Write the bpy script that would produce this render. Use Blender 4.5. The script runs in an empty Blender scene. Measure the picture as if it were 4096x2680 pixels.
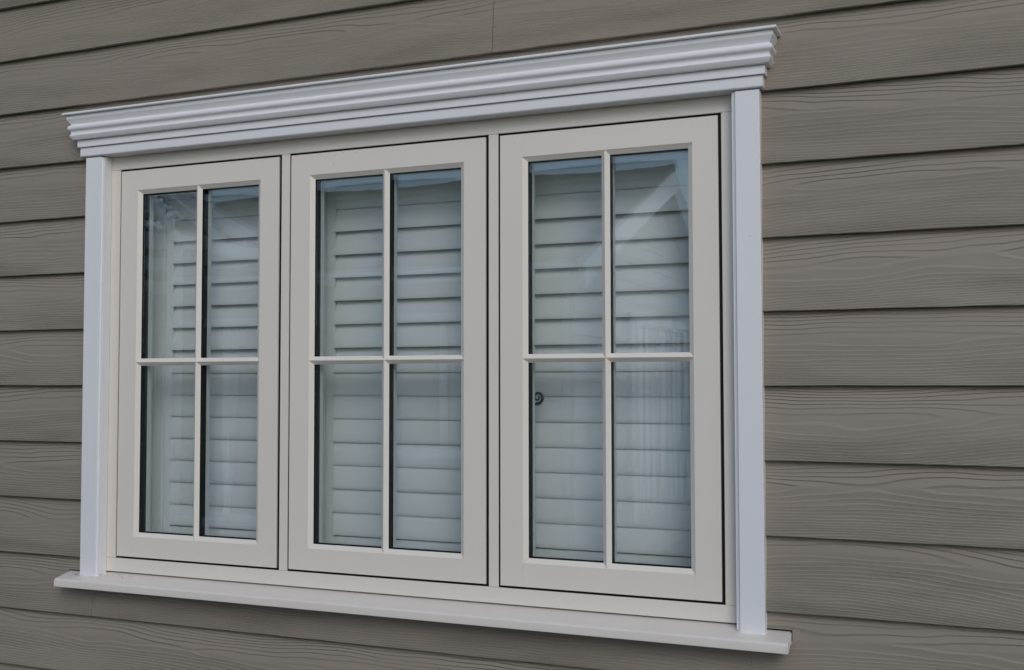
import bpy, bmesh, math, random
from mathutils import Matrix, Vector
random.seed(7)
S = bpy.context.scene
COL = S.collection
H0 = 1.60            # height of the siding datum line above the ground

# ------------------------------------------------------------------ camera
# wall coordinates used throughout: x to the right, z up (from the datum), d = distance out of the wall (world y = -d)
def P(x, d, z): return (x, -d, z + H0)
F_PX, YAW, PIT, ROL = 4366.87, 0.3942, -0.0422, -0.0013
CX, CZ, CD = 2.0318, 0.0099, 2.2274
def rot(a, b, c):
    Rz = Matrix(((math.cos(c), -math.sin(c), 0), (math.sin(c), math.cos(c), 0), (0, 0, 1)))
    Rx = Matrix(((1, 0, 0), (0, math.cos(b), -math.sin(b)), (0, math.sin(b), math.cos(b))))
    Ry = Matrix(((math.cos(a), 0, math.sin(a)), (0, 1, 0), (-math.sin(a), 0, math.cos(a))))
    return Rz @ Rx @ Ry
R = rot(YAW, PIT, ROL)
vec = lambda r: Vector((r[0], r[2], -r[1]))
right, down, fwd = vec(R[0]), vec(R[1]), vec(R[2])
cam = bpy.data.cameras.new('camera'); camo = bpy.data.objects.new('camera', cam); COL.objects.link(camo)
m = Matrix((right, -down, -fwd)).transposed().to_4x4(); m.translation = Vector(P(CX, CD, CZ)); camo.matrix_world = m
cam.sensor_fit = 'HORIZONTAL'; cam.sensor_width = 36.0; cam.lens = 36.0 * F_PX / 4096.0
cam.clip_start = 0.05; cam.clip_end = 2000
S.camera = camo

# ------------------------------------------------------------------ sky, sun, exposure (overcast day)
SUN_EL, SUN_AZ = 34.0, 32.0      # degrees: height, and turn from straight in front of the wall towards +x
W = bpy.data.worlds.new('World'); S.world = W; W.use_nodes = True
nt = W.node_tree; nt.nodes.clear()
sky = nt.nodes.new('ShaderNodeTexSky'); sky.sky_type = 'NISHITA'; sky.sun_disc = False
sky.sun_elevation = math.radians(SUN_EL); sky.sun_rotation = math.radians(180 - SUN_AZ)
sky.air_density = 1.0; sky.dust_density = 0.8; sky.ozone_density = 1.0
hs = nt.nodes.new('ShaderNodeHueSaturation'); hs.inputs['Saturation'].default_value = 0.90
bg = nt.nodes.new('ShaderNodeBackground'); bg.inputs['Strength'].default_value = 0.15
wo = nt.nodes.new('ShaderNodeOutputWorld')
nt.links.new(sky.outputs[0], hs.inputs['Color']); nt.links.new(hs.outputs[0], bg.inputs['Color']); nt.links.new(bg.outputs[0], wo.inputs['Surface'])
sl = bpy.data.lights.new('sun', 'SUN'); sl.energy = 0.95; sl.angle = math.radians(30); sl.color = (1.0, 0.955, 0.90)
so = bpy.data.objects.new('sun', sl); COL.objects.link(so)
sd = Vector((math.sin(math.radians(SUN_AZ)) * math.cos(math.radians(SUN_EL)), -math.cos(math.radians(SUN_AZ)) * math.cos(math.radians(SUN_EL)), math.sin(math.radians(SUN_EL))))
so.rotation_euler = (-sd).to_track_quat('-Z', 'Y').to_euler(); so.location = (0, -8, 12)
S.view_settings.view_transform = 'Standard'; S.view_settings.look = 'None'
S.view_settings.gamma = 1.0; S.view_settings.exposure = -0.17; S.view_settings.use_curve_mapping = False
S.render.engine = 'CYCLES'
S.cycles.max_bounces = 10; S.cycles.transparent_max_bounces = 40; S.cycles.diffuse_bounces = 5; S.cycles.glossy_bounces = 4

# ------------------------------------------------------------------ materials
def nodes(name):
    mt = bpy.data.materials.new(name); mt.use_nodes = True
    t = mt.node_tree; b = t.nodes['Principled BSDF']
    return mt, t, b
def N(t, kind, **kw):
    n = t.nodes.new(kind)
    for k, v in kw.items(): setattr(n, k, v)
    return n
def math_n(t, op, a, b=None, c=None):
    n = N(t, 'ShaderNodeMath', operation=op)
    for i, v in enumerate((a, b, c)):
        if v is None: continue
        if isinstance(v, (int, float)): n.inputs[i].default_value = v
        else: t.links.new(v, n.inputs[i])
    return n.outputs[0]
def plain(name, col, rough=0.5, var=0.04, scale=6.0, bump=0.0, bscale=300.0, spec=0.5, metal=0.0, speck=0.0):
    """paint / plastic with faint mottling of the colour and the gloss"""
    mt, t, b = nodes(name)
    co = N(t, 'ShaderNodeTexCoord')
    nz = N(t, 'ShaderNodeTexNoise'); nz.inputs['Scale'].default_value = scale; nz.inputs['Detail'].default_value = 6
    t.links.new(co.outputs['Object'], nz.inputs['Vector'])
    v = math_n(t, 'MULTIPLY_ADD', nz.outputs['Fac'], 2 * var, 1 - var)
    mx = N(t, 'ShaderNodeMix', data_type='RGBA', blend_type='MULTIPLY'); mx.inputs['Factor'].default_value = 1
    mx.inputs['A'].default_value = (*col, 1)
    cmb = N(t, 'ShaderNodeCombineColor')
    for i in range(3): t.links.new(v, cmb.inputs[i])
    t.links.new(cmb.outputs[0], mx.inputs['B'])
    out = mx.outputs['Result']
    if speck:
        sp = N(t, 'ShaderNodeTexNoise'); sp.inputs['Scale'].default_value = 90; sp.inputs['Detail'].default_value = 1
        t.links.new(co.outputs['Object'], sp.inputs['Vector'])
        th = math_n(t, 'GREATER_THAN', sp.outputs['Fac'], speck)
        m2 = N(t, 'ShaderNodeMix', data_type='RGBA'); t.links.new(math_n(t, 'MULTIPLY', th, 0.6), m2.inputs['Factor'])
        t.links.new(out, m2.inputs['A']); m2.inputs['B'].default_value = (0.12, 0.10, 0.08, 1); out = m2.outputs['Result']
    t.links.new(out, b.inputs['Base Color'])
    t.links.new(math_n(t, 'MULTIPLY_ADD', nz.outputs['Fac'], 0.14, rough - 0.07), b.inputs['Roughness'])
    b.inputs['Specular IOR Level'].default_value = spec; b.inputs['Metallic'].default_value = metal
    if bump:
        n2 = N(t, 'ShaderNodeTexNoise'); n2.inputs['Scale'].default_value = bscale; n2.inputs['Detail'].default_value = 3
        t.links.new(co.outputs['Object'], n2.inputs['Vector'])
        bp = N(t, 'ShaderNodeBump'); bp.inputs['Strength'].default_value = 1; bp.inputs['Distance'].default_value = bump
        t.links.new(n2.outputs['Fac'], bp.inputs['Height']); t.links.new(bp.outputs[0], b.inputs['Normal'])
    return mt

def siding_material():
    """fibre-cement board embossed with a cedar cathedral grain: contours of a field that is flat
    along the middle of the board and steep towards its edges, pressed in as small ledges"""
    mt, t, b = nodes('siding_grain')
    co = N(t, 'ShaderNodeTexCoord'); oi = N(t, 'ShaderNodeObjectInfo')
    sep = N(t, 'ShaderNodeSeparateXYZ'); t.links.new(co.outputs['Object'], sep.inputs[0])
    x, z = sep.outputs[0], sep.outputs[2]
    rnd = math_n(t, 'MULTIPLY', oi.outputs['Random'], 211.0)
    xo = math_n(t, 'ADD', x, rnd)
    def noise(sx, sz, off, detail=2.0, rough=0.5, dist=0.0):
        cb = N(t, 'ShaderNodeCombineXYZ')
        t.links.new(math_n(t, 'MULTIPLY', xo, sx), cb.inputs[0]); cb.inputs[1].default_value = off
        t.links.new(math_n(t, 'MULTIPLY', z, sz), cb.inputs[2])
        nz = N(t, 'ShaderNodeTexNoise'); nz.inputs['Scale'].default_value = 1.0
        nz.inputs['Detail'].default_value = detail; nz.inputs['Roughness'].default_value = rough; nz.inputs['Distortion'].default_value = dist
        t.links.new(cb.outputs[0], nz.inputs['Vector'])
        return math_n(t, 'SUBTRACT', nz.outputs['Fac'], 0.5)
    zeta = math_n(t, 'MULTIPLY_ADD', z, 1 / 0.0745, -1.0)
    wander = math_n(t, 'MULTIPLY', noise(0.9, 0.0, 3.1, 1.0), 1.5)
    zc = math_n(t, 'SUBTRACT', math_n(t, 'SUBTRACT', zeta, wander), 0.26)
    base = math_n(t, 'MULTIPLY', math_n(t, 'POWER', math_n(t, 'ABSOLUTE', zc), 1.5), 8.6)
    f = math_n(t, 'ADD', base, math_n(t, 'MULTIPLY', noise(2.3, 11.0, 7.7, 2.0, 0.45), 6.0))
    f = math_n(t, 'ADD', f, math_n(t, 'MULTIPLY', noise(9.0, 22.0, 1.3, 2.0, 0.5), 0.55))
    f = math_n(t, 'ADD', f, 40.0)
    saw = math_n(t, 'FRACT', f)
    rp = N(t, 'ShaderNodeValToRGB'); e = rp.color_ramp.elements
    e[0].position = 0.0; e[0].color = (0, 0, 0, 1); e[1].position = 1.0; e[1].color = (0, 0, 0, 1)
    k = e.new(0.22); k.color = (1, 1, 1, 1); k = e.new(0.60); k.color = (0.38, 0.38, 0.38, 1)
    t.links.new(saw, rp.inputs[0])
    # the pressing is deep in places and nearly gone in others
    mr = N(t, 'ShaderNodeMapRange'); mr.inputs['From Min'].default_value = -0.16; mr.inputs['From Max'].default_value = 0.14
    mr.inputs['To Min'].default_value = 0.25; mr.inputs['To Max'].default_value = 1.0
    t.links.new(noise(2.2, 16.0, 12.0, 2.0), mr.inputs['Value'])
    h1 = math_n(t, 'MULTIPLY', rp.outputs[0], mr.outputs[0])
    fib = math_n(t, 'MULTIPLY', noise(22.0, 700.0, 5.0, 2.0), 0.13)      # short fibre nicks
    h = math_n(t, 'ADD', h1, fib)
    bp = N(t, 'ShaderNodeBump'); bp.inputs['Strength'].default_value = 1.0; bp.inputs['Distance'].default_value = 0.0018
    t.links.new(h, bp.inputs['Height']); t.links.new(bp.outputs[0], b.inputs['Normal'])
    # paint: one grey-brown, a shade different from board to board, faintly mottled
    mot = noise(3.0, 9.0, 30.0, 4.0)
    val = math_n(t, 'ADD', math_n(t, 'MULTIPLY_ADD', oi.outputs['Random'], 0.08, 0.96), math_n(t, 'MULTIPLY', mot, 0.12))
    mx = N(t, 'ShaderNodeMix', data_type='RGBA', blend_type='MULTIPLY'); mx.inputs['Factor'].default_value = 1
    mx.inputs['A'].default_value = (0.288, 0.249, 0.206, 1)
    cmb = N(t, 'ShaderNodeCombineColor')
    for i in range(3): t.links.new(val, cmb.inputs[i])
    t.links.new(cmb.outputs[0], mx.inputs['B']); t.links.new(mx.outputs['Result'], b.inputs['Base Color'])
    b.inputs['Roughness'].default_value = 0.62; b.inputs['Specular IOR Level'].default_value = 0.35
    return mt

def glass_material(name, f0):
    """clear sheet: each face mirrors by Schlick's law and lets the rest through"""
    mt = bpy.data.materials.new(name); mt.use_nodes = True; t = mt.node_tree; t.nodes.clear()
    ge = N(t, 'ShaderNodeNewGeometry')
    dp = N(t, 'ShaderNodeVectorMath', operation='DOT_PRODUCT')
    t.links.new(ge.outputs['Normal'], dp.inputs[0]); t.links.new(ge.outputs['Incoming'], dp.inputs[1])
    c = math_n(t, 'ABSOLUTE', dp.outputs['Value'])
    fr = math_n(t, 'MULTIPLY_ADD', math_n(t, 'POWER', math_n(t, 'SUBTRACT', 1.0, c), 5.0), 1.0 - f0, f0)
    tr = N(t, 'ShaderNodeBsdfTransparent'); tr.inputs[0].default_value = (0.972, 0.985, 0.988, 1)
    gl = N(t, 'ShaderNodeBsdfGlossy'); gl.inputs['Roughness'].default_value = 0.0; gl.inputs['Color'].default_value = (0.86, 0.95, 1.0, 1)
    mx = N(t, 'ShaderNodeMixShader'); out = N(t, 'ShaderNodeOutputMaterial')
    t.links.new(fr, mx.inputs[0]); t.links.new(tr.outputs[0], mx.inputs[1]); t.links.new(gl.outputs[0], mx.inputs[2]); t.links.new(mx.outputs[0], out.inputs[0])
    return mt

M = {}
M['siding'] = siding_material()
M['trim'] = plain('white_trim_plastic', (0.80, 0.80, 0.815), 0.36, 0.015, 5, 0.00004, 900)
M['frame'] = plain('cream_window_foil', (0.768, 0.714, 0.645), 0.42, 0.02, 4, 0.00006, 700)
M['sill'] = plain('cream_sill', (0.735, 0.685, 0.63), 0.38, 0.03, 7, 0.00005, 700)
M['black'] = plain('black_rubber_and_shade', (0.010, 0.010, 0.010), 0.6, 0.1, 30, spec=0.15)
M['bead'] = plain('white_inner_bead', (0.74, 0.75, 0.73), 0.4, 0.01)
M['shutter'] = plain('white_shutter_paint', (0.88, 0.88, 0.86), 0.42, 0.015, 5)
M['iron'] = plain('black_iron', (0.012, 0.013, 0.014), 0.4, 0.15, 60)
M['core'] = plain('wall_core', (0.10, 0.09, 0.08), 0.9)
M['plaster'] = plain('room_plaster', (0.55, 0.54, 0.51), 0.85)
M['carpet'] = plain('room_carpet', (0.22, 0.20, 0.18), 0.95)
M['glass'] = glass_material('clear_glass', 0.043)
M['coated'] = glass_material('coated_inner_glass', 0.085)
M['debris'] = plain('dry_dirt', (0.045, 0.038, 0.03), 0.9, 0.3, 60)
M['gravel'] = plain('paving_concrete', (0.085, 0.082, 0.075), 0.9, 0.15, 3, 0.002, 60)
M['grass'] = plain('lawn', (0.05, 0.075, 0.028), 0.95, 0.3, 4, 0.01, 40)
M['roof'] = plain('dark_roof_tile', (0.045, 0.045, 0.047), 0.75, 0.18, 7)
M['pale'] = plain('pale_cladding', (0.38, 0.365, 0.335), 0.6, 0.05, 3)
M['pvc'] = plain('white_pvc', (0.80, 0.80, 0.80), 0.4, 0.02)
M['bark'] = plain('bark', (0.10, 0.075, 0.05), 0.9, 0.3, 12)
M['leaf'] = plain('leaf', (0.055, 0.095, 0.03), 0.6, 0.35, 2)
M['dim'] = plain('dark_window', (0.03, 0.035, 0.04), 0.12, 0.05)

# ------------------------------------------------------------------ mesh helpers
def link(name, me, mat, parent=None, smooth=None):
    o = bpy.data.objects.new(name, me); COL.objects.link(o)
    if mat: me.materials.append(mat)
    if smooth is not None:
        for p in me.polygons: p.use_smooth = True
        me.set_sharp_from_angle(angle=math.radians(smooth))
    if parent: o.parent = parent
    return o
def done(name, bm, mat, parent=None, smooth=None):
    bmesh.ops.recalc_face_normals(bm, faces=bm.faces)
    me = bpy.data.meshes.new(name); bm.to_mesh(me); bm.free()
    return link(name, me, mat, parent, smooth)
def hexa(bm, pts):
    """8 points: 4 of one end then 4 of the other"""
    v = [bm.verts.new(p) for p in pts]
    for f in ((0, 1, 2, 3), (7, 6, 5, 4), (0, 4, 5, 1), (1, 5, 6, 2), (2, 6, 7, 3), (3, 7, 4, 0)): bm.faces.new([v[i] for i in f])
def add_box(bm, x0, x1, d0, d1, z0, z1):
    hexa(bm, [P(x0, d0, z0), P(x1, d0, z0), P(x1, d1, z0), P(x0, d1, z0), P(x0, d0, z1), P(x1, d0, z1), P(x1, d1, z1), P(x0, d1, z1)])
def bev(bm, w, seg=2):
    if w: bmesh.ops.bevel(bm, geom=list(bm.edges), offset=w, segments=seg, affect='EDGES', clamp_overlap=True)
def box(name, x0, x1, d0, d1, z0, z1, mat, parent=None, bw=0.0, seg=2):
    bm = bmesh.new(); add_box(bm, x0, x1, d0, d1, z0, z1); bev(bm, bw, seg)
    return done(name, bm, mat, parent, 35 if bw else None)
def sweep(bm, prof, stations):
    """prof: closed list of (d, z); stations: functions (d, z) -> point"""
    rings = [[bm.verts.new(s(d, z)) for d, z in prof] for s in stations]
    n = len(prof)
    for a, b in zip(rings, rings[1:]):
        for i in range(n):
            j = (i + 1) % n
            bm.faces.new((a[i], a[j], b[j], b[i]))
    bm.faces.new(rings[0]); bm.faces.new(rings[-1][::-1])
def thing(name, label, cat, group=None, loc=(0, 0, 0)):
    o = bpy.data.objects.new(name, None); COL.objects.link(o); o.location = loc
    o.empty_display_size = 0.1
    tag(o, label, cat, group); return o
def tag(o, label, cat=None, group=None):
    o['label'] = label
    if cat: o['category'] = cat
    if group: o['group'] = group
    return o

# ------------------------------------------------------------------ ground and the space behind the shutters
def struct(o): o['kind'] = 'structure'; return o
bm = bmesh.new(); add_box(bm, -120, 120, -120, 120, -H0 - 0.30, -H0 - 0.004); struct(done('lawn', bm, M['grass']))
bm = bmesh.new(); add_box(bm, -14, 9, 0.02, 3.3, -H0 - 0.2, -H0); struct(done('path', bm, M['gravel']))

# ------------------------------------------------------------------ the clapboard wall
EXPO, LAP, TH, LEAN = 0.14899, 0.03, 0.0095, 0.0138
OX0, OX1, OZ0, OZ1 = -0.062, 1.628, -0.492, 0.604       # hole in the boards
WX0, WX1 = -2.6, 4.4
wall = thing('clapboard_wall', 'grey-brown wood-grain clapboard wall around the white window', 'wall', loc=P(0, 0, -H0))
def part_of(o, parent):
    o.parent = parent; o.matrix_parent_inverse = Matrix.Translation(-Vector(parent.location)); return o
bm = bmesh.new()
for a in ((WX0, OX0, -H0, 2.0), (OX1, WX1, -H0, 2.0), (OX0, OX1, -H0, OZ0), (OX0, OX1, OZ1, 2.0)):
    add_box(bm, a[0], a[1], -0.20, -0.015, a[2], a[3])
part_of(done('wall_core', bm, M['core']), wall)
SD0 = 0.015                      # the boards stand a little proud of the window frame
SFX = lambda x: 2.0318 + (x - 2.0318) * (2.2274 - SD0) / 2.2274
def plank(x0, x1, k, top=EXPO + LAP, notch=None):
    z0 = k * EXPO
    bm = bmesh.new(); n = max(2, int((x1 - x0) / 0.06))
    rng = random.Random(k * 31 + int(x0 * 100))
    xs = [(x0 + (x1 - x0) * i / n, None) for i in range(n + 1)]
    if notch:
        a, b, h = notch
        xs = [(x, 0) for x, _ in xs if x < a - .001] + [(a - .0002, 0), (a, h)] + [(x, h) for x, _ in xs if a + .001 < x < b - .001] + [(b, h), (b + .0002, 0)] + [(x, 0) for x, _ in xs if x > b + .001]
    slope = LEAN / EXPO
    rings = []
    for xx, h in xs:
        h = h or 0.0
        jz = rng.uniform(-0.0004, 0.0004); jd = rng.uniform(-0.0003, 0.0003)
        sec = [(-TH - slope * h, h), (-0.0011 - slope * h, h), (-slope * (h + .0011), h + 0.0011), (-slope * top, top), (-slope * top - TH, top)]
        rings.append([bm.verts.new((xx - x0, -(d + jd), z + (jz if z < h + 0.01 else 0))) for d, z in sec])
    for a, b in zip(rings, rings[1:]):
        for i in range(5):
            j = (i + 1) % 5; bm.faces.new((a[i], a[j], b[j], b[i]))
    bm.faces.new(rings[0]); bm.faces.new(rings[-1][::-1])
    o = done('plank', bm, M['siding'], None, 30)
    o.location = P(x0, SD0, z0); part_of(o, wall)
    return o
G = 0.0006
for k in range(-10, 13):
    if -3 <= k <= 3:
        plank(WX0, OX0, k); plank(OX1, WX1, k)
    elif k == 4:
        plank(WX0, WX1, k, notch=(-0.085, 1.645, 0.020))
    elif k == -4:
        g = 0.0002; a, b = SFX(-0.0812), SFX(1.623); plank(WX0, a - g, k); plank(a + g, b - g, k, 0.098); plank(b + g, WX1, k)
    elif k == 5:
        a = SFX(1.0574); plank(WX0, a - G, k); plank(a + G, WX1, k)
    else:
        s = {6: 2.9, -5: 2.5, -6: 0.3, -7: 1.9, 7: -0.6}.get(k)
        if s is None: plank(WX0, WX1, k)
        else: plank(WX0, s - G, k); plank(s + G, WX1, k)

# unseen eaves, added to cut light from overhead on the sill: soffit, fascia, gutter
ev = part_of(box('added_soffit', WX0, WX1, -0.20, 0.30, 1.34, 1.36, M['pvc']), wall)
part_of(box('added_fascia', WX0, WX1, 0.3001, 0.32, 1.33, 1.52, M['pvc'], None, 0.002), wall)
bm = bmesh.new()
gp = [(0.3205 + 0.055 + 0.055 * math.cos(math.radians(q)), 1.48 + 0.055 * math.sin(math.radians(q))) for q in range(180, 361, 20)]
gp += [(0.3205 + 0.055 + 0.050 * math.cos(math.radians(q)), 1.48 + 0.050 * math.sin(math.radians(q))) for q in range(360, 179, -20)]
sweep(bm, gp, [lambda d, z, x=x: P(x, d, z) for x in (WX0, WX1)])
part_of(done('gutter', bm, M['pvc'], None, 40), wall)

# ------------------------------------------------------------------ the window
win = thing('casement_window', 'white triple casement window with moulded cornice set in clapboard wall', 'window', loc=P(0.783, 0, -0.5))
def wpart(o): return part_of(o, win)
# outer frame
ZT, ZB = 0.5585, -0.4387
FT, FB = 0.5643, -0.4446
FD = -0.002
wpart(box('frame_head', OX0 + 0.003, OX1 - 0.003, -0.07, FD, FT, OZ1 - 0.003, M['frame'], None, 0.0007))
wpart(box('frame_bottom_rail', OX0 + 0.003, OX1 - 0.003, -0.07, FD, -0.4795, FB, M['frame'], None, 0.0009))
for a, b in ((OX0 + 0.003, -0.0055), (1.5726, OX1 - 0.003)):
    wpart(box('frame_jamb', a, b, -0.07, FD, FB + 0.0004, FT - 0.0004, M['frame'], None, 0.0008))
for a, b in ((0.4957, 0.5190), (1.0480, 1.0713)):
    wpart(box('mullion', a, b, -0.07, FD, FB + 0.0004, FT - 0.0004, M['frame'], None, 0.0008))
# black weather seal at the bottom of the gaps round the sashes
SX = [(0.0, 0.4889), (0.5246, 1.0412), (1.0769, 1.5658)]
BX, BZ, BV, BDEP = 0.0540, 0.0520, 0.0100, 0.0085
ZM = 0.0598
for x0, x1 in SX:
    bm = bmesh.new()
    e = 0.0075
    i = 0.0005
    for a in ((x0 - e, x0 + i, ZB - e, ZT + e), (x1 - i, x1 + e, ZB - e, ZT + e), (x0 + i, x1 - i, ZT - i, ZT + e), (x0 + i, x1 - i, ZB - e, ZB + i)):
        add_box(bm, a[0], a[1], -0.050, -0.0050, a[2], a[3])
    wpart(done('weather_seal', bm, M['black']))

def bow(u, v, amp):                # u, v in -1..1 over the whole sash
    return amp * (1 - u * u) * (1 - v * v)
def glass_sheet(bm, xa, xb, za, zb, d, th, amp, cx, cz, hx, hz, n=10):
    faces = []
    for dd in (d, d - th):
        g = []
        for j in range(n + 1):
            row = []
            for i in range(n + 1):
                x = xa + (xb - xa) * i / n; z = za + (zb - za) * j / n
                row.append(bm.verts.new(P(x, dd + bow((x - cx) / hx, (z - cz) / hz, amp), z)))
            g.append(row)
        for j in range(n):
            for i in range(n): bm.faces.new((g[j][i], g[j][i + 1], g[j + 1][i + 1], g[j + 1][i]))
        faces.append(g)
    a, b = faces
    ring = lambda g: [g[0][i] for i in range(n)] + [g[j][n] for j in range(n)] + [g[n][n - i] for i in range(n)] + [g[n - j][0] for j in range(n)]
    ra, rb = ring(a), ring(b)
    for i in range(len(ra)):
        j = (i + 1) % len(ra); bm.faces.new((ra[i], ra[j], rb[j], rb[i]))

HANG = ['far sash', 'middle sash', 'near sash']
def make_sash(idx, x0, x1):
    w = x1 - x0; xm = (x0 + x1) / 2
    xi0, xi1 = x0 + BX + BV, x1 - BX - BV          # clear opening inside the bevel
    zi0, zi1 = ZB + BZ + BV, ZT - BZ - BV
    # sash body: the white inner half of the sash, seen through the glass
    bm = bmesh.new()
    a, b_ = -0.0475, -0.0335
    add_box(bm, x0 + 0.012, xi0, a, b_, ZB + 0.012, ZT - 0.012); add_box(bm, xi1, x1 - 0.012, a, b_, ZB + 0.012, ZT - 0.012)
    add_box(bm, xi0, xi1, a, b_, ZB + 0.012, zi0); add_box(bm, xi0, xi1, a, b_, zi1, ZT - 0.012)
    add_box(bm, xm - 0.008, xm + 0.008, a, b_, zi0, zi1)
    add_box(bm, xi0, xm - 0.008, a, b_, ZM - 0.008, ZM + 0.008); add_box(bm, xm + 0.008, xi1, a, b_, ZM - 0.008, ZM + 0.008)
    sash = wpart(done('sash', bm, M['bead']))
    def sub(o):
        o.parent = sash; return o                  # sash origin is the world origin, so no inverse is needed
    # black spacer of the sealed unit
    bm = bmesh.new(); a, b_ = -0.0290, -0.0145
    a2, b2 = -0.0332, -0.0090
    add_box(bm, x0 + 0.03, xi0, a2, b2, ZB + 0.03, ZT - 0.03); add_box(bm, xi1, x1 - 0.03, a2, b2, ZB + 0.03, ZT - 0.03)
    add_box(bm, xi0, xi1, a2, b2, ZB + 0.03, zi0); add_box(bm, xi0, xi1, a2, b2, zi1, ZT - 0.03)
    add_box(bm, xm - 0.0078, xm + 0.0078, a2, b2, zi0, zi1)
    add_box(bm, xi0, xm - 0.0078, a2, b2, ZM - 0.0078, ZM + 0.0078); add_box(bm, xm + 0.0078, xi1, a2, b2, ZM - 0.0078, ZM + 0.0078)
    add_box(bm, xi0, xm - 0.0078, -0.0115, -0.0091, zi0, zi0 + 0.0028); add_box(bm, xm + 0.0078, xi1, -0.0115, -0.0091, zi0, zi0 + 0.0028)
    sub(done('spacer_bar', bm, M['black']))
    # stiles and rails with the mitred bevel towards the glass
    for s in (0, 1):
        bm = bmesh.new()
        if s == 0: xa, xb, xc = x0, x0 + BX, xi0
        else: xa, xb, xc = x1, x1 - BX, xi1
        add_box(bm, min(xa, xb), max(xa, xb), -0.0087, 0, ZB, ZT); bev(bm, 0.00025, 1)
        q = lambda x, d, z: P(x, d, z)
        zo0, zo1 = ZB + BZ, ZT - BZ
        xb2 = xb - 0.0004 * (1 if s == 0 else -1)
        hexa(bm, [q(xb2, -0.0003, zo0), q(xb2, -0.0003, zo1), q(xb2, -BDEP, zo1), q(xb2, -BDEP, zo0),
                  q(xc, -BDEP + 0.0006, zi0), q(xc, -BDEP + 0.0006, zi1), q(xc, -BDEP, zi1), q(xc, -BDEP, zi0)])
        sub(done('stile', bm, M['frame'], None, 35))
        bm = bmesh.new(); add_box(bm, min(xa, xb) + 0.001, max(xa, xb) - 0.001, -0.033, -0.0088, ZB + 0.001, ZT - 0.001)
        sub(done('stile_core', bm, M['frame']))
    for s in (0, 1):
        bm = bmesh.new()
        if s == 0: za, zb, zc = ZB, ZB + BZ, zi0
        else: za, zb, zc = ZT, ZT - BZ, zi1
        xo0, xo1 = x0 + BX + 0.0001, x1 - BX - 0.0001
        add_box(bm, xo0, xo1, -0.0087, 0, min(za, zb), max(za, zb)); bev(bm, 0.0002, 1)
        zb2 = zb - 0.0004 * (1 if s == 0 else -1)
        hexa(bm, [P(xo0, -0.0003, zb2), P(xo1, -0.0003, zb2), P(xo1, -BDEP, zb2), P(xo0, -BDEP, zb2),
                  P(xi0, -BDEP + 0.0006, zc), P(xi1, -BDEP + 0.0006, zc), P(xi1, -BDEP, zc), P(xi0, -BDEP, zc)])
        sub(done('rail', bm, M['frame'], None, 35))
    # glazing bars: ridged, mitred into the bevels
    h = 0.0094; r = 0.0005
    bm = bmesh.new()
    def bar(pr, base, along0, along1, b0, b1):
        # pr(a, c, d): a along the bar, c across it
        hexa(bm, [pr(b0, -h, -BDEP), pr(along0, -r, -0.0002), pr(along0, r, -0.0002), pr(b0, h, -BDEP),
                  pr(b1, -h, -BDEP), pr(along1, -r, -0.0002), pr(along1, r, -0.0002), pr(b1, h, -BDEP)])
    bar(lambda a, c, d: P(xm + c, d, a), None, ZB + BZ + 0.0004, ZT - BZ - 0.0004, zi0, zi1)
    sub(done('glazing_bar', bm, M['frame']))
    for sgn, (ea, eb, ca, cb) in enumerate(((x0 + BX + 0.0004, xm, xi0, xm), (xm, x1 - BX - 0.0004, xm, xi1))):
        bm = bmesh.new()
        bar(lambda a, c, d: P(a, d + 0.0001, ZM + c), None, ea, eb, ca, cb)
        sub(done('glazing_bar', bm, M['frame']))
    # four panes: an outer and an inner sheet each
    for (xa, xb) in ((xi0 - 0.006, xm - 0.0002), (xm + 0.0002, xi1 + 0.006)):
        for (za, zb) in ((zi0 - 0.006, ZM - 0.0002), (ZM + 0.0002, zi1 + 0.006)):
            bm = bmesh.new()
            hx, hz = w / 2 - BX + 0.002, (ZT - ZB) / 2 - BZ + 0.002; cz = (ZT + ZB) / 2
            glass_sheet(bm, xa + 0.007, xb - 0.0085, za + 0.007, zb - 0.0085, -0.0120, 0.0036, -0.00075, xm, cz, hx, hz)
            glass_sheet(bm, xa + 0.007, xb - 0.0085, za + 0.007, zb - 0.0085, -0.0270, 0.0036, 0.00045, xm, cz, hx, hz)
            o = sub(done('pane', bm, M['glass'], None, 40)); me = o.data; nn = []
            for v in me.vertices:                  # exact normals of the bowed sheets
                d = -v.co.y; amp = -0.00075 if d > -0.020 else 0.00045
                u, q = (v.co.x - xm) / hx, (v.co.z - H0 - cz) / hz
                fx, fz = amp * (-2 * u) * (1 - q * q) / hx, amp * (-2 * q) * (1 - u * u) / hz
                mid = d - bow(u, q, amp); out = mid > -0.0138 or -0.0288 < mid < -0.026
                nv = Vector((-fx, -1, -fz)).normalized(); nn.append(nv if out else -nv)
            me.normals_split_custom_set_from_vertices(nn)
            me.materials.append(M['coated'])
            for f in me.polygons:
                if -f.center.y < -0.021: f.material_index = 1
    return sash
sashes = [make_sash(i, a, b) for i, (a, b) in enumerate(SX)]

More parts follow.
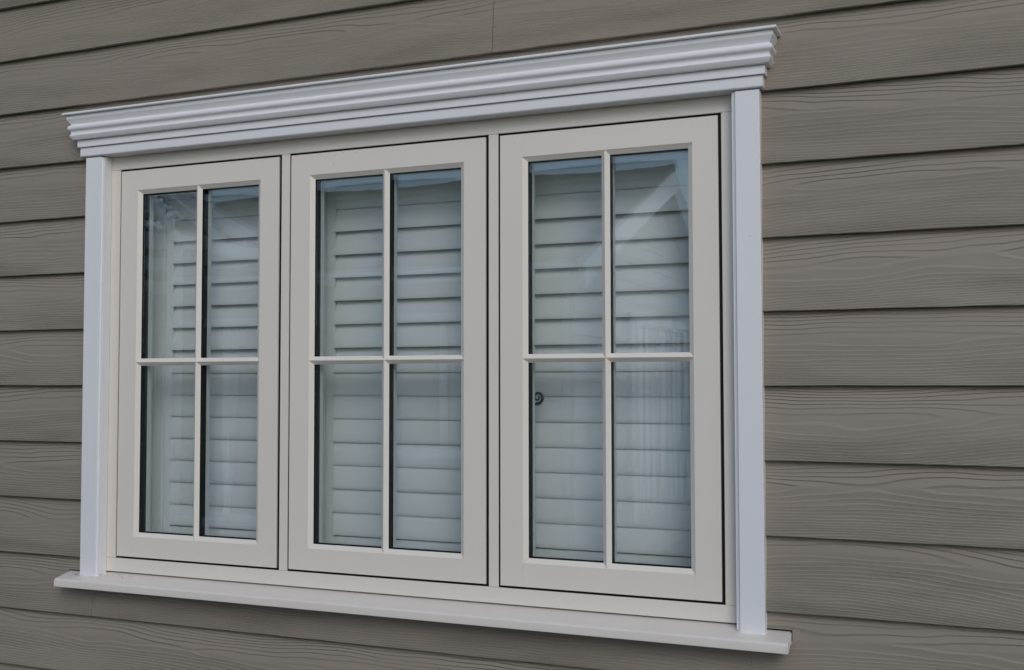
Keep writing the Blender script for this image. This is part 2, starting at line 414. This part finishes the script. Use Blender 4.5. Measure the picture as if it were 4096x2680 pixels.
# curled black handle on the room side of the last sash
def tube(bm, pts, rads, n=10, squash=1.0):
    rings = []
    for i, p in enumerate(pts):
        p = Vector(p)
        t = (Vector(pts[min(i + 1, len(pts) - 1)]) - Vector(pts[max(i - 1, 0)])).normalized()
        a = Vector((0, 1, 0)); b = t.cross(a).normalized()
        rings.append([bm.verts.new(p + (b * math.cos(q) + a * squash * math.sin(q)) * rads[i]) for q in [2 * math.pi * j / n for j in range(n)]])
    for a, b in zip(rings, rings[1:]):
        for j in range(n):
            bm.faces.new((a[j], a[(j + 1) % n], b[(j + 1) % n], b[j]))
    bm.faces.new(rings[0]); bm.faces.new(rings[-1][::-1])
bm = bmesh.new(); pts = []; rads = []
hc = (1.1385, -0.0695, -0.0270)
for i in range(46):
    q = i / 45
    ang = math.radians(70 - 520 * q)
    rr = 0.0030 + 0.0110 * q ** 1.25
    pts.append(P(hc[0] + rr * math.cos(ang), hc[1], hc[2] + rr * math.sin(ang))); rads.append(0.0015 + 0.0025 * q)
lx, ly, lz = pts[-1]
for i in range(1, 8): pts.append((lx - 0.009 * i, ly, lz - 0.0012 * i)); rads.append(0.0035)
tube(bm, pts, rads, 10, 1.2)
add_box(bm, 1.094, 1.106, -0.0705, -0.0475, -0.060, -0.020)
o = done('handle', bm, M['iron'], sashes[2], 50); o['label'] = 'black curled iron window handle'

# architraves
for x0, x1, s in ((-0.0933, -0.0343, 1), (1.6000, 1.6567, -1)):
    bm = bmesh.new()
    fx0, fx1 = (x0, x1 - 0.0028) if s == 1 else (x0 + 0.0028, x1)
    add_box(bm, fx0, fx1, -0.006, 0.030, -0.4905 if s == 1 else -0.4932, 0.5965)
    xe = fx1 if s == 1 else fx0
    vin = [e for e in bm.edges if all(abs(v.co.x - xe) < 1e-6 and abs(v.co.y + 0.030) < 1e-6 for v in e.verts)]
    bmesh.ops.bevel(bm, geom=vin, offset=0.005, segments=5, affect='EDGES')
    oth = [e for e in bm.edges if len(e.link_faces) == 2 and e.calc_face_angle(0) > 1.2]
    bmesh.ops.bevel(bm, geom=oth, offset=0.0007, segments=2, affect='EDGES')
    arch = wpart(done('architrave', bm, M['trim'], None, 35))
    rx0, rx1 = (x1 - 0.0024, x1) if s == 1 else (x0, x0 + 0.0024)
    o = box('return_strip', rx0, rx1, -0.001, 0.0245, -0.4860, 0.5965, M['trim'], arch, 0.0005)

# cornice: fascia block, band, crown moulding, cap, each returned to the wall at both ends
CL, CR, DB, BACK = -0.1070, 1.6650, 0.036, -0.006
def sweep_cornice(name, front, parent=None, smooth=28):
    bm = bmesh.new(); n = len(front); rows = []
    for d, z in front:
        e = d - DB
        rows.append([bm.verts.new(P(CL - e, BACK, z)), bm.verts.new(P(CL - e, d, z)), bm.verts.new(P(CR + e, d, z)), bm.verts.new(P(CR + e, BACK, z))])
    for a, b in zip(rows, rows[1:]):
        for i in range(3): bm.faces.new((a[i], a[i + 1], b[i + 1], b[i]))
    bm.faces.new(rows[0]); bm.faces.new(rows[-1][::-1])
    back = [r[0] for r in rows] + [r[3] for r in reversed(rows)]
    bm.faces.new(back)
    return done(name, bm, M['trim'], parent, smooth)
def arc(cd, cz, r, a0, a1, n):
    return [(cd + r * math.cos(math.radians(a0 + (a1 - a0) * i / n)), cz + r * math.sin(math.radians(a0 + (a1 - a0) * i / n))) for i in range(n + 1)]
fascia = [(0.0330, 0.5990)] + arc(0.0320, 0.6030, 0.0040, -70, 0, 5) + [(0.0358, 0.6225)]
cornice = wpart(sweep_cornice('cornice', fascia))
def csub(name, front):
    o = sweep_cornice(name, front); o.parent = cornice; return o
csub('band', [(0.0405, 0.6236), (0.0412, 0.6243), (0.0412, 0.6418)])
crown = [(0.0468, 0.6424), (0.0490, 0.6428), (0.0500, 0.6438), (0.0552, 0.6518), (0.0556, 0.6530), (0.0552, 0.6544), (0.0540, 0.6556)]
crown += [(0.0532, 0.6570), (0.0527, 0.6590), (0.0527, 0.6612), (0.0532, 0.6632)]
crown += arc(0.0518, 0.6728, 0.0074, -62, 75, 12)
crown += [(0.0530, 0.6818), (0.0532, 0.6834), (0.0606, 0.6944), (0.0610, 0.6952), (0.0610, 0.7043)]
csub('crown_moulding', crown)
csub('cap', [(0.0668, 0.7050), (0.0682, 0.7056), (0.0690, 0.7066), (0.0692, 0.7085), (0.0686, 0.7105), (0.0675, 0.7114)])

# sill
sp = [(-0.026, -0.4830), (0.000, -0.4835), (0.0560, -0.4960)] + arc(0.0555, -0.5022, 0.0062, 84, 8, 6) + [(0.0620, -0.5158), (0.0616, -0.5166), (0.0560, -0.5168), (0.0555, -0.5090), (-0.026, -0.5030)]
bm = bmesh.new()
sweep(bm, sp, [lambda d, z, x=x: P(x, d, z) for x in (-0.1470, 1.7020)])
sill = wpart(done('sill', bm, M['sill'], None, 25))
bm = bmesh.new()
cp = [(-0.01, -0.4845), (0.055, -0.4975), (0.0608, -0.5030), (0.0608, -0.5165), (0.040, -0.5165), (0.030, -0.509), (-0.01, -0.507)]
sweep(bm, cp, [lambda d, z, x=x: P(x, d, z) for x in (1.7024, 1.7044)])
o = done('end_cap', bm, M['pvc'], sill, 25)
bm = bmesh.new()
sweep(bm, cp, [lambda d, z, x=x: P(x, d, z) for x in (-0.1494, -0.1474)])
o = done('end_cap', bm, M['pvc'], sill, 25)
bm = bmesh.new()  # black strips stand in for the shade in the gap behind the sill
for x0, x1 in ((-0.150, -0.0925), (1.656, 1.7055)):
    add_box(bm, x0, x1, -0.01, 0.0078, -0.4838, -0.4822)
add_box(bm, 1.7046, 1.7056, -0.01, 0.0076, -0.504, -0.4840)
done('sill_gap_shadow', bm, M['black'], sill)
# dirt that has blown into the corner of the sill
bm = bmesh.new(); rng = random.Random(3)
def flake(x, d, s):
    z = -0.4835 - 0.0125 * d / 0.056 + 0.0002
    n = 6; a0 = rng.uniform(0, 6)
    top = [bm.verts.new(P(x + s * rng.uniform(.5, 1) * math.cos(a0 + i), d + 0.7 * s * rng.uniform(.5, 1) * math.sin(a0 + i), z + s * 0.25)) for i in range(n)]
    bot = [bm.verts.new((v.co.x, v.co.y, v.co.z - s * 0.3)) for v in top]
    bm.faces.new(top); bm.faces.new(bot[::-1])
    for i in range(n): bm.faces.new((top[i], top[(i + 1) % n], bot[(i + 1) % n], bot[i]))
for x, d, s in ((-0.108, 0.026, .0032), (-0.113, 0.027, .0026), (-0.104, 0.024, .002), (0.0, .012, .0018), (-0.012, .018, .0015), (0.02, .013, .0016), (0.035, .02, .002), (0.045, .026, .0018), (0.06, .012, .0013), (0.07, .03, .0013), (0.095, .017, .0012), (0.13, .021, .0014), (-0.02, .03, .0012), (1.2, .01, .0016), (-0.045, .036, .0014)):
    flake(x, d, s)
for i in range(26): flake(rng.uniform(-0.03, 0.09), rng.uniform(0.004, 0.03), rng.uniform(.0004, .0009))
for x, d, z in ((0.6710, 0.0, 0.5530), (0.7045, 0.0, 0.5500), (0.6440, 0.0, 0.5280), (1.0300, 0.0, 0.5450), (1.1110, 0.0, 0.5390), (1.4720, 0.0606, 0.7000), (1.6360, 0.030, 0.2990), (0.030, 0.0, 0.5010)):
    add_box(bm, x, x + 0.0009, d - 0.0005, d + 0.0004, z, z + 0.0015)
o = done('dirt_flakes', bm, M['debris']); o['kind'] = 'stuff'; tag(o, 'dark dirt specks scattered over the window sill and sashes', 'dirt')

# ------------------------------------------------------------------ lining of the opening, room
RX0, RX1, RZ0, RZ1 = -0.030, 1.596, -0.462, 0.577
bm = bmesh.new()
for a in ((OX0, RX0, OZ0, OZ1), (RX1, OX1, OZ0, OZ1), (RX0, RX1, OZ0, RZ0), (RX0, RX1, RZ1, OZ1)):
    add_box(bm, a[0] + .001, a[1] - .001, -0.2005, -0.0705, a[2] + .001, a[3] - .001)
struct(done('wall_reveal', bm, M['bead']))
bm = bmesh.new()
for a in ((-2.0, 3.6, -3.3, -3.2, -H0, 0.9), (-2.1, -2.0, -3.3, -0.2, -H0, 0.9), (3.6, 3.7, -3.3, -0.2, -H0, 0.9), (-2.1, 3.7, -3.3, -0.2, 0.9, 1.0)):
    add_box(bm, *a)
struct(done('room_wall', bm, M['plaster']))
bm = bmesh.new(); add_box(bm, -2.0, 3.6, -3.2, -0.2, -H0, -H0 + 0.05); struct(done('room_floor', bm, M['carpet']))

# ------------------------------------------------------------------ shutters
SD = -0.118
fr = thing('shutter_frame', 'white fixed shutter frame lining the window opening inside', 'frame', loc=P(0.783, -0.13, RZ0))
for a in ((RX0 + .001, 0.0062, -0.160, -0.092, RZ0, RZ1), (0.0064, 0.0405, -0.160, -0.122, RZ0, RZ1), (1.5625, RX1 - .001, -0.160, -0.092, RZ0, RZ1), (1.5265, 1.5623, -0.160, -0.122, RZ0, RZ1)):
    part_of(box('jamb', *a, M['shutter'], None, 0.002), fr)
part_of(box('head', 0.0408, 1.5262, -0.160, -0.122, 0.500, RZ1, M['shutter'], None, 0.002), fr)
part_of(box('bottom_rail', 0.0408, 1.5262, -0.160, -0.122, RZ0, -0.420, M['shutter'], None, 0.002), fr)
UP = [0.384, 0.326, 0.2685, 0.2105, 0.1525, 0.0935, 0.0320]
LO = [-0.0253, -0.083, -0.1405, -0.198, -0.256, -0.314, -0.3705]
def slat_mesh(length, tilt, chord=0.0665, thick=0.0095):
    """origin at the lower front edge; leans back into the room towards the top"""
    bm = bmesh.new(); n = 16; a = math.radians(tilt); prof = []
    for i in range(n):
        q = 2 * math.pi * i / n
        u = chord / 2 * (1 - math.cos(q)); v = -thick / 2 * math.sin(q)
        u = max(u, 0.0)
        dd = -u * math.sin(a) + v * math.cos(a); zz = u * math.cos(a) + v * math.sin(a)
        prof.append((dd, zz))
    rings = [[bm.verts.new((x, -d, z)) for d, z in prof] for x in (0, length)]
    for i in range(n):
        j = (i + 1) % n; bm.faces.new((rings[0][i], rings[0][j], rings[1][j], rings[1][i]))
    bm.faces.new(rings[0]); bm.faces.new(rings[1][::-1])
    bmesh.ops.recalc_face_normals(bm, faces=bm.faces)
    me = bpy.data.meshes.new('slat'); bm.to_mesh(me); bm.free(); me.materials.append(M['shutter'])
    for p in me.polygons: p.use_smooth = True
    me.set_sharp_from_angle(angle=math.radians(50)); return me
SLEN = 0.4460
up_me, lo_me = slat_mesh(SLEN, 18), slat_mesh(SLEN, 8)
SLABEL = ['white louvred shutter with wide side frame showing behind its sash', 'white louvred shutter behind the middle sash of the window', 'white louvred shutter behind the curled black window handle']
for i, sx in enumerate((0.0697, 0.5742, 1.0787)):
    sh = thing('louvred_shutter', SLABEL[i], 'shutter', 'louvred shutters inside the window', loc=P(sx + SLEN / 2, -0.13, -0.415))
    pl, prr = sx - 0.0275, sx + SLEN + 0.0295
    part_of(box('stile', pl, sx - 0.0015, -0.152, -0.124, -0.418, 0.498, M['shutter'], None, 0.0012), sh)
    part_of(box('stile', sx + SLEN + 0.0015, prr, -0.152, -0.124, -0.418, 0.498, M['shutter'], None, 0.0012), sh)
    part_of(box('rail', sx - 0.0012, sx + SLEN + 0.0012, -0.152, -0.124, 0.4425, 0.498, M['shutter'], None, 0.0012), sh)
    part_of(box('rail', sx - 0.0012, sx + SLEN + 0.0012, -0.152, -0.124, -0.418, -0.3735, M['shutter'], None, 0.0012), sh)
    rng = random.Random(i)
    for me, zs in ((up_me, UP), (lo_me, LO)):
        for z in zs:
            o = bpy.data.objects.new('slat', me); COL.objects.link(o)
            o.location = P(sx, SD + rng.uniform(-.0006, .0006), z + rng.uniform(-.0005, .0005))
            part_of(o, sh)

# ------------------------------------------------------------------ the lodge across the path (seen mirrored in the panes)
lo = thing('holiday_lodge', 'pale lodge with dark tiled roof and white bargeboards, mirrored in the panes', 'building', loc=P(-4.6, 7.98, -H0))
GX, RD, RZ = -0.534, 7.98, 2.06
ED, EZ = 5.21, 0.90
LX = -5.7
sl_ = (RZ - EZ) / (RD - ED)
bm = bmesh.new()
hexa(bm, [P(LX, ED + .3, -H0), P(LX, 2 * RD - ED - .3, -H0), P(LX, 2 * RD - ED - .3, EZ), P(LX, ED + .3, EZ), P(GX - .22, ED + .3, -H0), P(GX - .22, 2 * RD - ED - .3, -H0), P(GX - .22, 2 * RD - ED - .3, EZ), P(GX - .22, ED + .3, EZ)])
part_of(done('wall', bm, M['pale']), lo)
tri = [(ED + .3, EZ + .001), (2 * RD - ED - .3, EZ + .001), (RD, RZ - .16)]
for x0, x1 in ((LX, LX + .1), (GX - .32, GX - .22)):
    bm = bmesh.new()
    a = [bm.verts.new(P(x0, d, z)) for d, z in tri]; b = [bm.verts.new(P(x1, d, z)) for d, z in tri]
    bm.faces.new(a); bm.faces.new(b[::-1])
    for i in range(3): bm.faces.new((a[i], a[(i + 1) % 3], b[(i + 1) % 3], b[i]))
    part_of(done('gable', bm, M['pale']), lo)
# clapboards on the gable end
for i in range(18):
    z0 = -H0 + 0.35 + i * 0.18
    if z0 + .18 > RZ - 0.25: break
    half = min(RD - ED - .32, (RZ - .2 - z0 - .18) / sl_)
    if half < .1: break
    bm = bmesh.new()
    hexa(bm, [P(GX - .219, RD - half, z0), P(GX - .219, RD + half, z0), P(GX - .190, RD + half, z0), P(GX - .190, RD - half, z0),
              P(GX - .219, RD - half, z0 + .178), P(GX - .219, RD + half, z0 + .178), P(GX - .208, RD + half, z0 + .178), P(GX - .208, RD - half, z0 + .178)])
    part_of(done('plank', bm, M['pale']), lo)
roofs = []
for s in (-1, 1):
    bm = bmesh.new()
    e, ez = RD + s * (RD - ED), EZ
    t = 0.06
    hexa(bm, [P(LX - .2, RD, RZ), P(LX - .2, e, ez), P(LX - .2, e, ez - t), P(LX - .2, RD, RZ - t), P(GX, RD, RZ), P(GX, e, ez), P(GX, e, ez - t), P(GX, RD, RZ - t)])
    rf = part_of(done('roof', bm, M['roof']), lo); roofs.append(rf)
    for r in range(9):                              # courses of tiles
        q0, q1 = r / 9, (r + 1) / 9
        bm = bmesh.new()
        d0, z0 = RD + (e - RD) * q0, RZ + (ez - RZ) * q0; d1, z1 = RD + (e - RD) * q1, RZ + (ez - RZ) * q1
        hexa(bm, [P(LX - .2, d0, z0 + .004), P(LX - .2, d1, z1 + .03), P(LX - .2, d1, z1 + .004), P(LX - .2, d0, z0 + .002), P(GX, d0, z0 + .004), P(GX, d1, z1 + .03), P(GX, d1, z1 + .004), P(GX, d0, z0 + .002)])
        o = done('tile_course', bm, M['roof']); o.parent = rf
    for gx in (GX, LX - .2):
        bm = bmesh.new()                            # bargeboard
        hexa(bm, [P(gx - .012, RD + s * .001, RZ - .02), P(gx - .012, e, ez - .02), P(gx - .012, e, ez - .21), P(gx - .012, RD + s * .001, RZ - .23),
                  P(gx + .012, RD + s * .001, RZ - .02), P(gx + .012, e, ez - .02), P(gx + .012, e, ez - .21), P(gx + .012, RD + s * .001, RZ - .23)])
        part_of(done('bargeboard', bm, M['pvc']), lo)
    part_of(box('gutter', LX - .2, GX - .02, min(e, e + s * .1), max(e, e + s * .1), ez - .13, ez - .03, M['pvc'], None, 0.03), lo)
n = 16
for i in range(n):                                  # ridge tiles with raised collars
    x0 = LX - .2 + (GX - LX + .2) * i / n; x1 = LX - .2 + (GX - LX + .2) * (i + 1) / n
    bm = bmesh.new()
    for xa, xb, r in ((x0, x1 - .002, 0.09), (x1 - .05, x1 - .001, 0.099)):
        pr = [(RD + r * math.cos(math.radians(q)), RZ - .04 + r * math.sin(math.radians(q))) for q in range(0, 181, 30)]
        sweep(bm, pr, [lambda d, z, x=x: P(x, d, z) for x in (xa, xb)])
    o = done('ridge_tile', bm, M['roof']); o.parent = roofs[0]
def lodge_window(x0, x1, z0, z1):
    d = ED + .3
    bm = bmesh.new()
    for a in ((x0, x0 + .07, z0, z1), (x1 - .07, x1, z0, z1), (x0 + .07, x1 - .07, z0, z0 + .07), (x0 + .07, x1 - .07, z1 - .07, z1), ((x0 + x1) / 2 - .035, (x0 + x1) / 2 + .035, z0 + .07, z1 - .07)):
        add_box(bm, a[0], a[1], d - .03, d - .001, a[2], a[3])
    f = part_of(done('window', bm, M['pvc']), lo)
    bm = bmesh.new(); add_box(bm, x0 + .07, x1 - .07, d - .012, d - .002, z0 + .07, z1 - .07)
    o = done('glazing', bm, M['dim']); o.parent = f
for a in ((-2.3, -1.2, -.6, .55), (-4.6, -3.1, -1.2, .55), (-5.5, -4.85, -.6, .55)): lodge_window(*a)
# gable-end door with pale vertical blinds
dx = GX - .188
bm = bmesh.new()
for a in ((7.0, 7.1), (8.05, 8.15), (9.2, 9.3)): add_box(bm, dx - .01, dx + .05, a[0], a[1], -1.25, .62)
add_box(bm, dx - .01, dx + .05, 7.1, 9.2, .52, .62)
dr = part_of(done('patio_door', bm, M['pvc']), lo)
bm = bmesh.new(); add_box(bm, dx - .008, dx + .012, 7.1, 9.2, -1.25, .52); o = done('door_panel', bm, M['pale']); o.parent = dr
for i in range(9):
    d0 = 7.13 + i * .229
    bm = bmesh.new(); add_box(bm, dx + .0125, dx + .02, d0, d0 + .13, -1.2, .5); o = done('blind_strip', bm, M['pvc']); o.parent = dr
# deck rail in front of the gable end
rl = thing('deck_railing', 'white deck railing beside the lodge, mirrored in the panes', 'railing', loc=P(0.6, 8, -H0))
part_of(box('handrail', 0.56, 0.64, 5.6, 10.4, -0.52, -0.46, M['pvc'], None, .01), rl)
part_of(box('bottom_rail', 0.575, 0.625, 5.6, 10.4, -1.38, -1.33, M['pvc'], None, .01), rl)
for i in range(5): part_of(box('post', 0.55, 0.65, 5.6 + i * 1.18, 5.7 + i * 1.18, -H0, -0.42, M['pvc'], None, .008), rl)
for i in range(32): part_of(box('baluster', 0.585, 0.615, 5.75 + i * .145, 5.78 + i * .145, -1.33, -0.52, M['pvc']), rl)
# open white gazebo in front of the lodge
gz = thing('gazebo', 'open white gazebo frame with fanned rafters in front of the lodge, mirrored in the panes', 'gazebo', loc=P(-4.0, 4.45, -H0))
gx0, gx1, gd0, gd1, gz0 = -4.9, -3.1, 3.85, 5.05, 1.06
for x in (gx0, gx1):
    for d in (gd0, gd1): part_of(box('post', x - .045, x + .045, d - .045, d + .045, -H0, gz0, M['pvc'], None, .01), gz)
    part_of(box('beam', x - .03, x + .03, gd0 + .046, gd1 - .046, gz0 - .11, gz0 - .002, M['pvc'], None, .006), gz)
for d in (gd0, gd1): part_of(box('beam', gx0 + .046, gx1 - .046, d - .03, d + .03, gz0 - .11, gz0 - .002, M['pvc'], None, .006), gz)
ap = Vector(P(-4.0, 4.45, gz0 + .62))
ends = [(gx0 + (gx1 - gx0) * i / 4, d) for i in range(5) for d in (gd0 - .05, gd1 + .05)] + [(x, gd0 + (gd1 - gd0) * i / 3) for i in (1, 2) for x in (gx0 - .05, gx1 + .05)]
for x, d in ends:
    bm = bmesh.new(); a = Vector(P(x, d, gz0 + .04)); t = (ap - a); sdw = t.cross(Vector((0, 0, 1))).normalized() * .022; u = Vector((0, 0, .035)); b = a + t * .97
    hexa(bm, [a - sdw - u, a + sdw - u, a + sdw + u, a - sdw + u, b - sdw * .6 - u, b + sdw * .6 - u, b + sdw * .6 + u, b - sdw * .6 + u])
    part_of(done('rafter', bm, M['pvc']), gz)
# a tree beyond the lodge
tr = thing('broadleaf_tree', 'green leafy tree beyond the lodge, mirrored in the far pane', 'tree', loc=P(-9.4, 10, -H0))
bm = bmesh.new(); tp = [(-9.4, -10, 0), (-9.35, -10.03, 1.2), (-9.5, -9.95, 2.4), (-9.4, -10, 4.0)]
tube(bm, [Vector(p) + Vector((0.001, 0, 0)) for p in tp], [.22, .17, .12, .04], 8)
for a in range(6):
    q = a * 1.05; tube(bm, [(-9.4, -10, 1.8 + a * .2), (-9.4 + .7 * math.cos(q), -10 + .7 * math.sin(q), 2.5 + a * .2), (-9.4 + 1.3 * math.cos(q), -10 + 1.3 * math.sin(q), 2.9 + a * .25)], [.08, .05, .02], 6)
part_of(done('trunk', bm, M['bark'], None, 50), tr)
bm = bmesh.new(); rng = random.Random(11)
cl = [(rng.uniform(-1.5, 1.5), rng.uniform(-1.5, 1.5), rng.uniform(2.0, 4.6), rng.uniform(.4, .8)) for _ in range(30)]
for cx_, cy_, cz_, r in cl:
    for _ in range(170):
        v = Vector((rng.gauss(0, 1), rng.gauss(0, 1), rng.gauss(0, 1))).normalized() * r * rng.uniform(.5, 1.0)
        c = Vector((-9.4 + cx_, -10 + cy_, cz_)) + v
        a = Vector((rng.gauss(0, 1), rng.gauss(0, 1), rng.gauss(0, 1))).normalized() * .075; b = a.orthogonal().normalized() * .045
        bm.faces.new([bm.verts.new(c + a), bm.verts.new(c + b), bm.verts.new(c - a), bm.verts.new(c - b)])
me = bpy.data.meshes.new('crown'); bm.to_mesh(me); bm.free()
part_of(link('crown', me, M['leaf']), tr)

# a hedge closes the view behind the lodge
bm = bmesh.new(); rng = random.Random(21)
for _ in range(26000):
    x = rng.uniform(-30, 34); f = rng.random()
    top = 2.3 + .25 * math.sin(x * 1.7) + .2 * math.sin(x * 4.3 + 1)
    y, z = (-16 + rng.uniform(-.15, .15), rng.uniform(0.02, top)) if f < .7 else (-16 - rng.uniform(0, 1.2), top + rng.uniform(-.15, .12))
    a = Vector((rng.gauss(0, 1), rng.gauss(0, 1), rng.gauss(0, 1))).normalized() * .13; b = a.orthogonal().normalized() * .08; c = Vector((x, y, z))
    bm.faces.new([bm.verts.new(c + a), bm.verts.new(c + b), bm.verts.new(c - a), bm.verts.new(c - b)])
me = bpy.data.meshes.new('foliage'); bm.to_mesh(me); bm.free()
hg = thing('hedge', 'clipped green hedge along the far side of the lawn behind the lodge', 'hedge', loc=(2, -16.5, 0))
part_of(link('foliage', me, M['leaf']), hg)
bm = bmesh.new(); hexa(bm, [(-30, -16.1, 0), (34, -16.1, 0), (34, -17.2, 0), (-30, -17.2, 0), (-30, -16.1, 2.05), (34, -16.1, 2.05), (34, -17.2, 2.05), (-30, -17.2, 2.05)])
part_of(done('inner_growth', bm, M['bark']), hg)
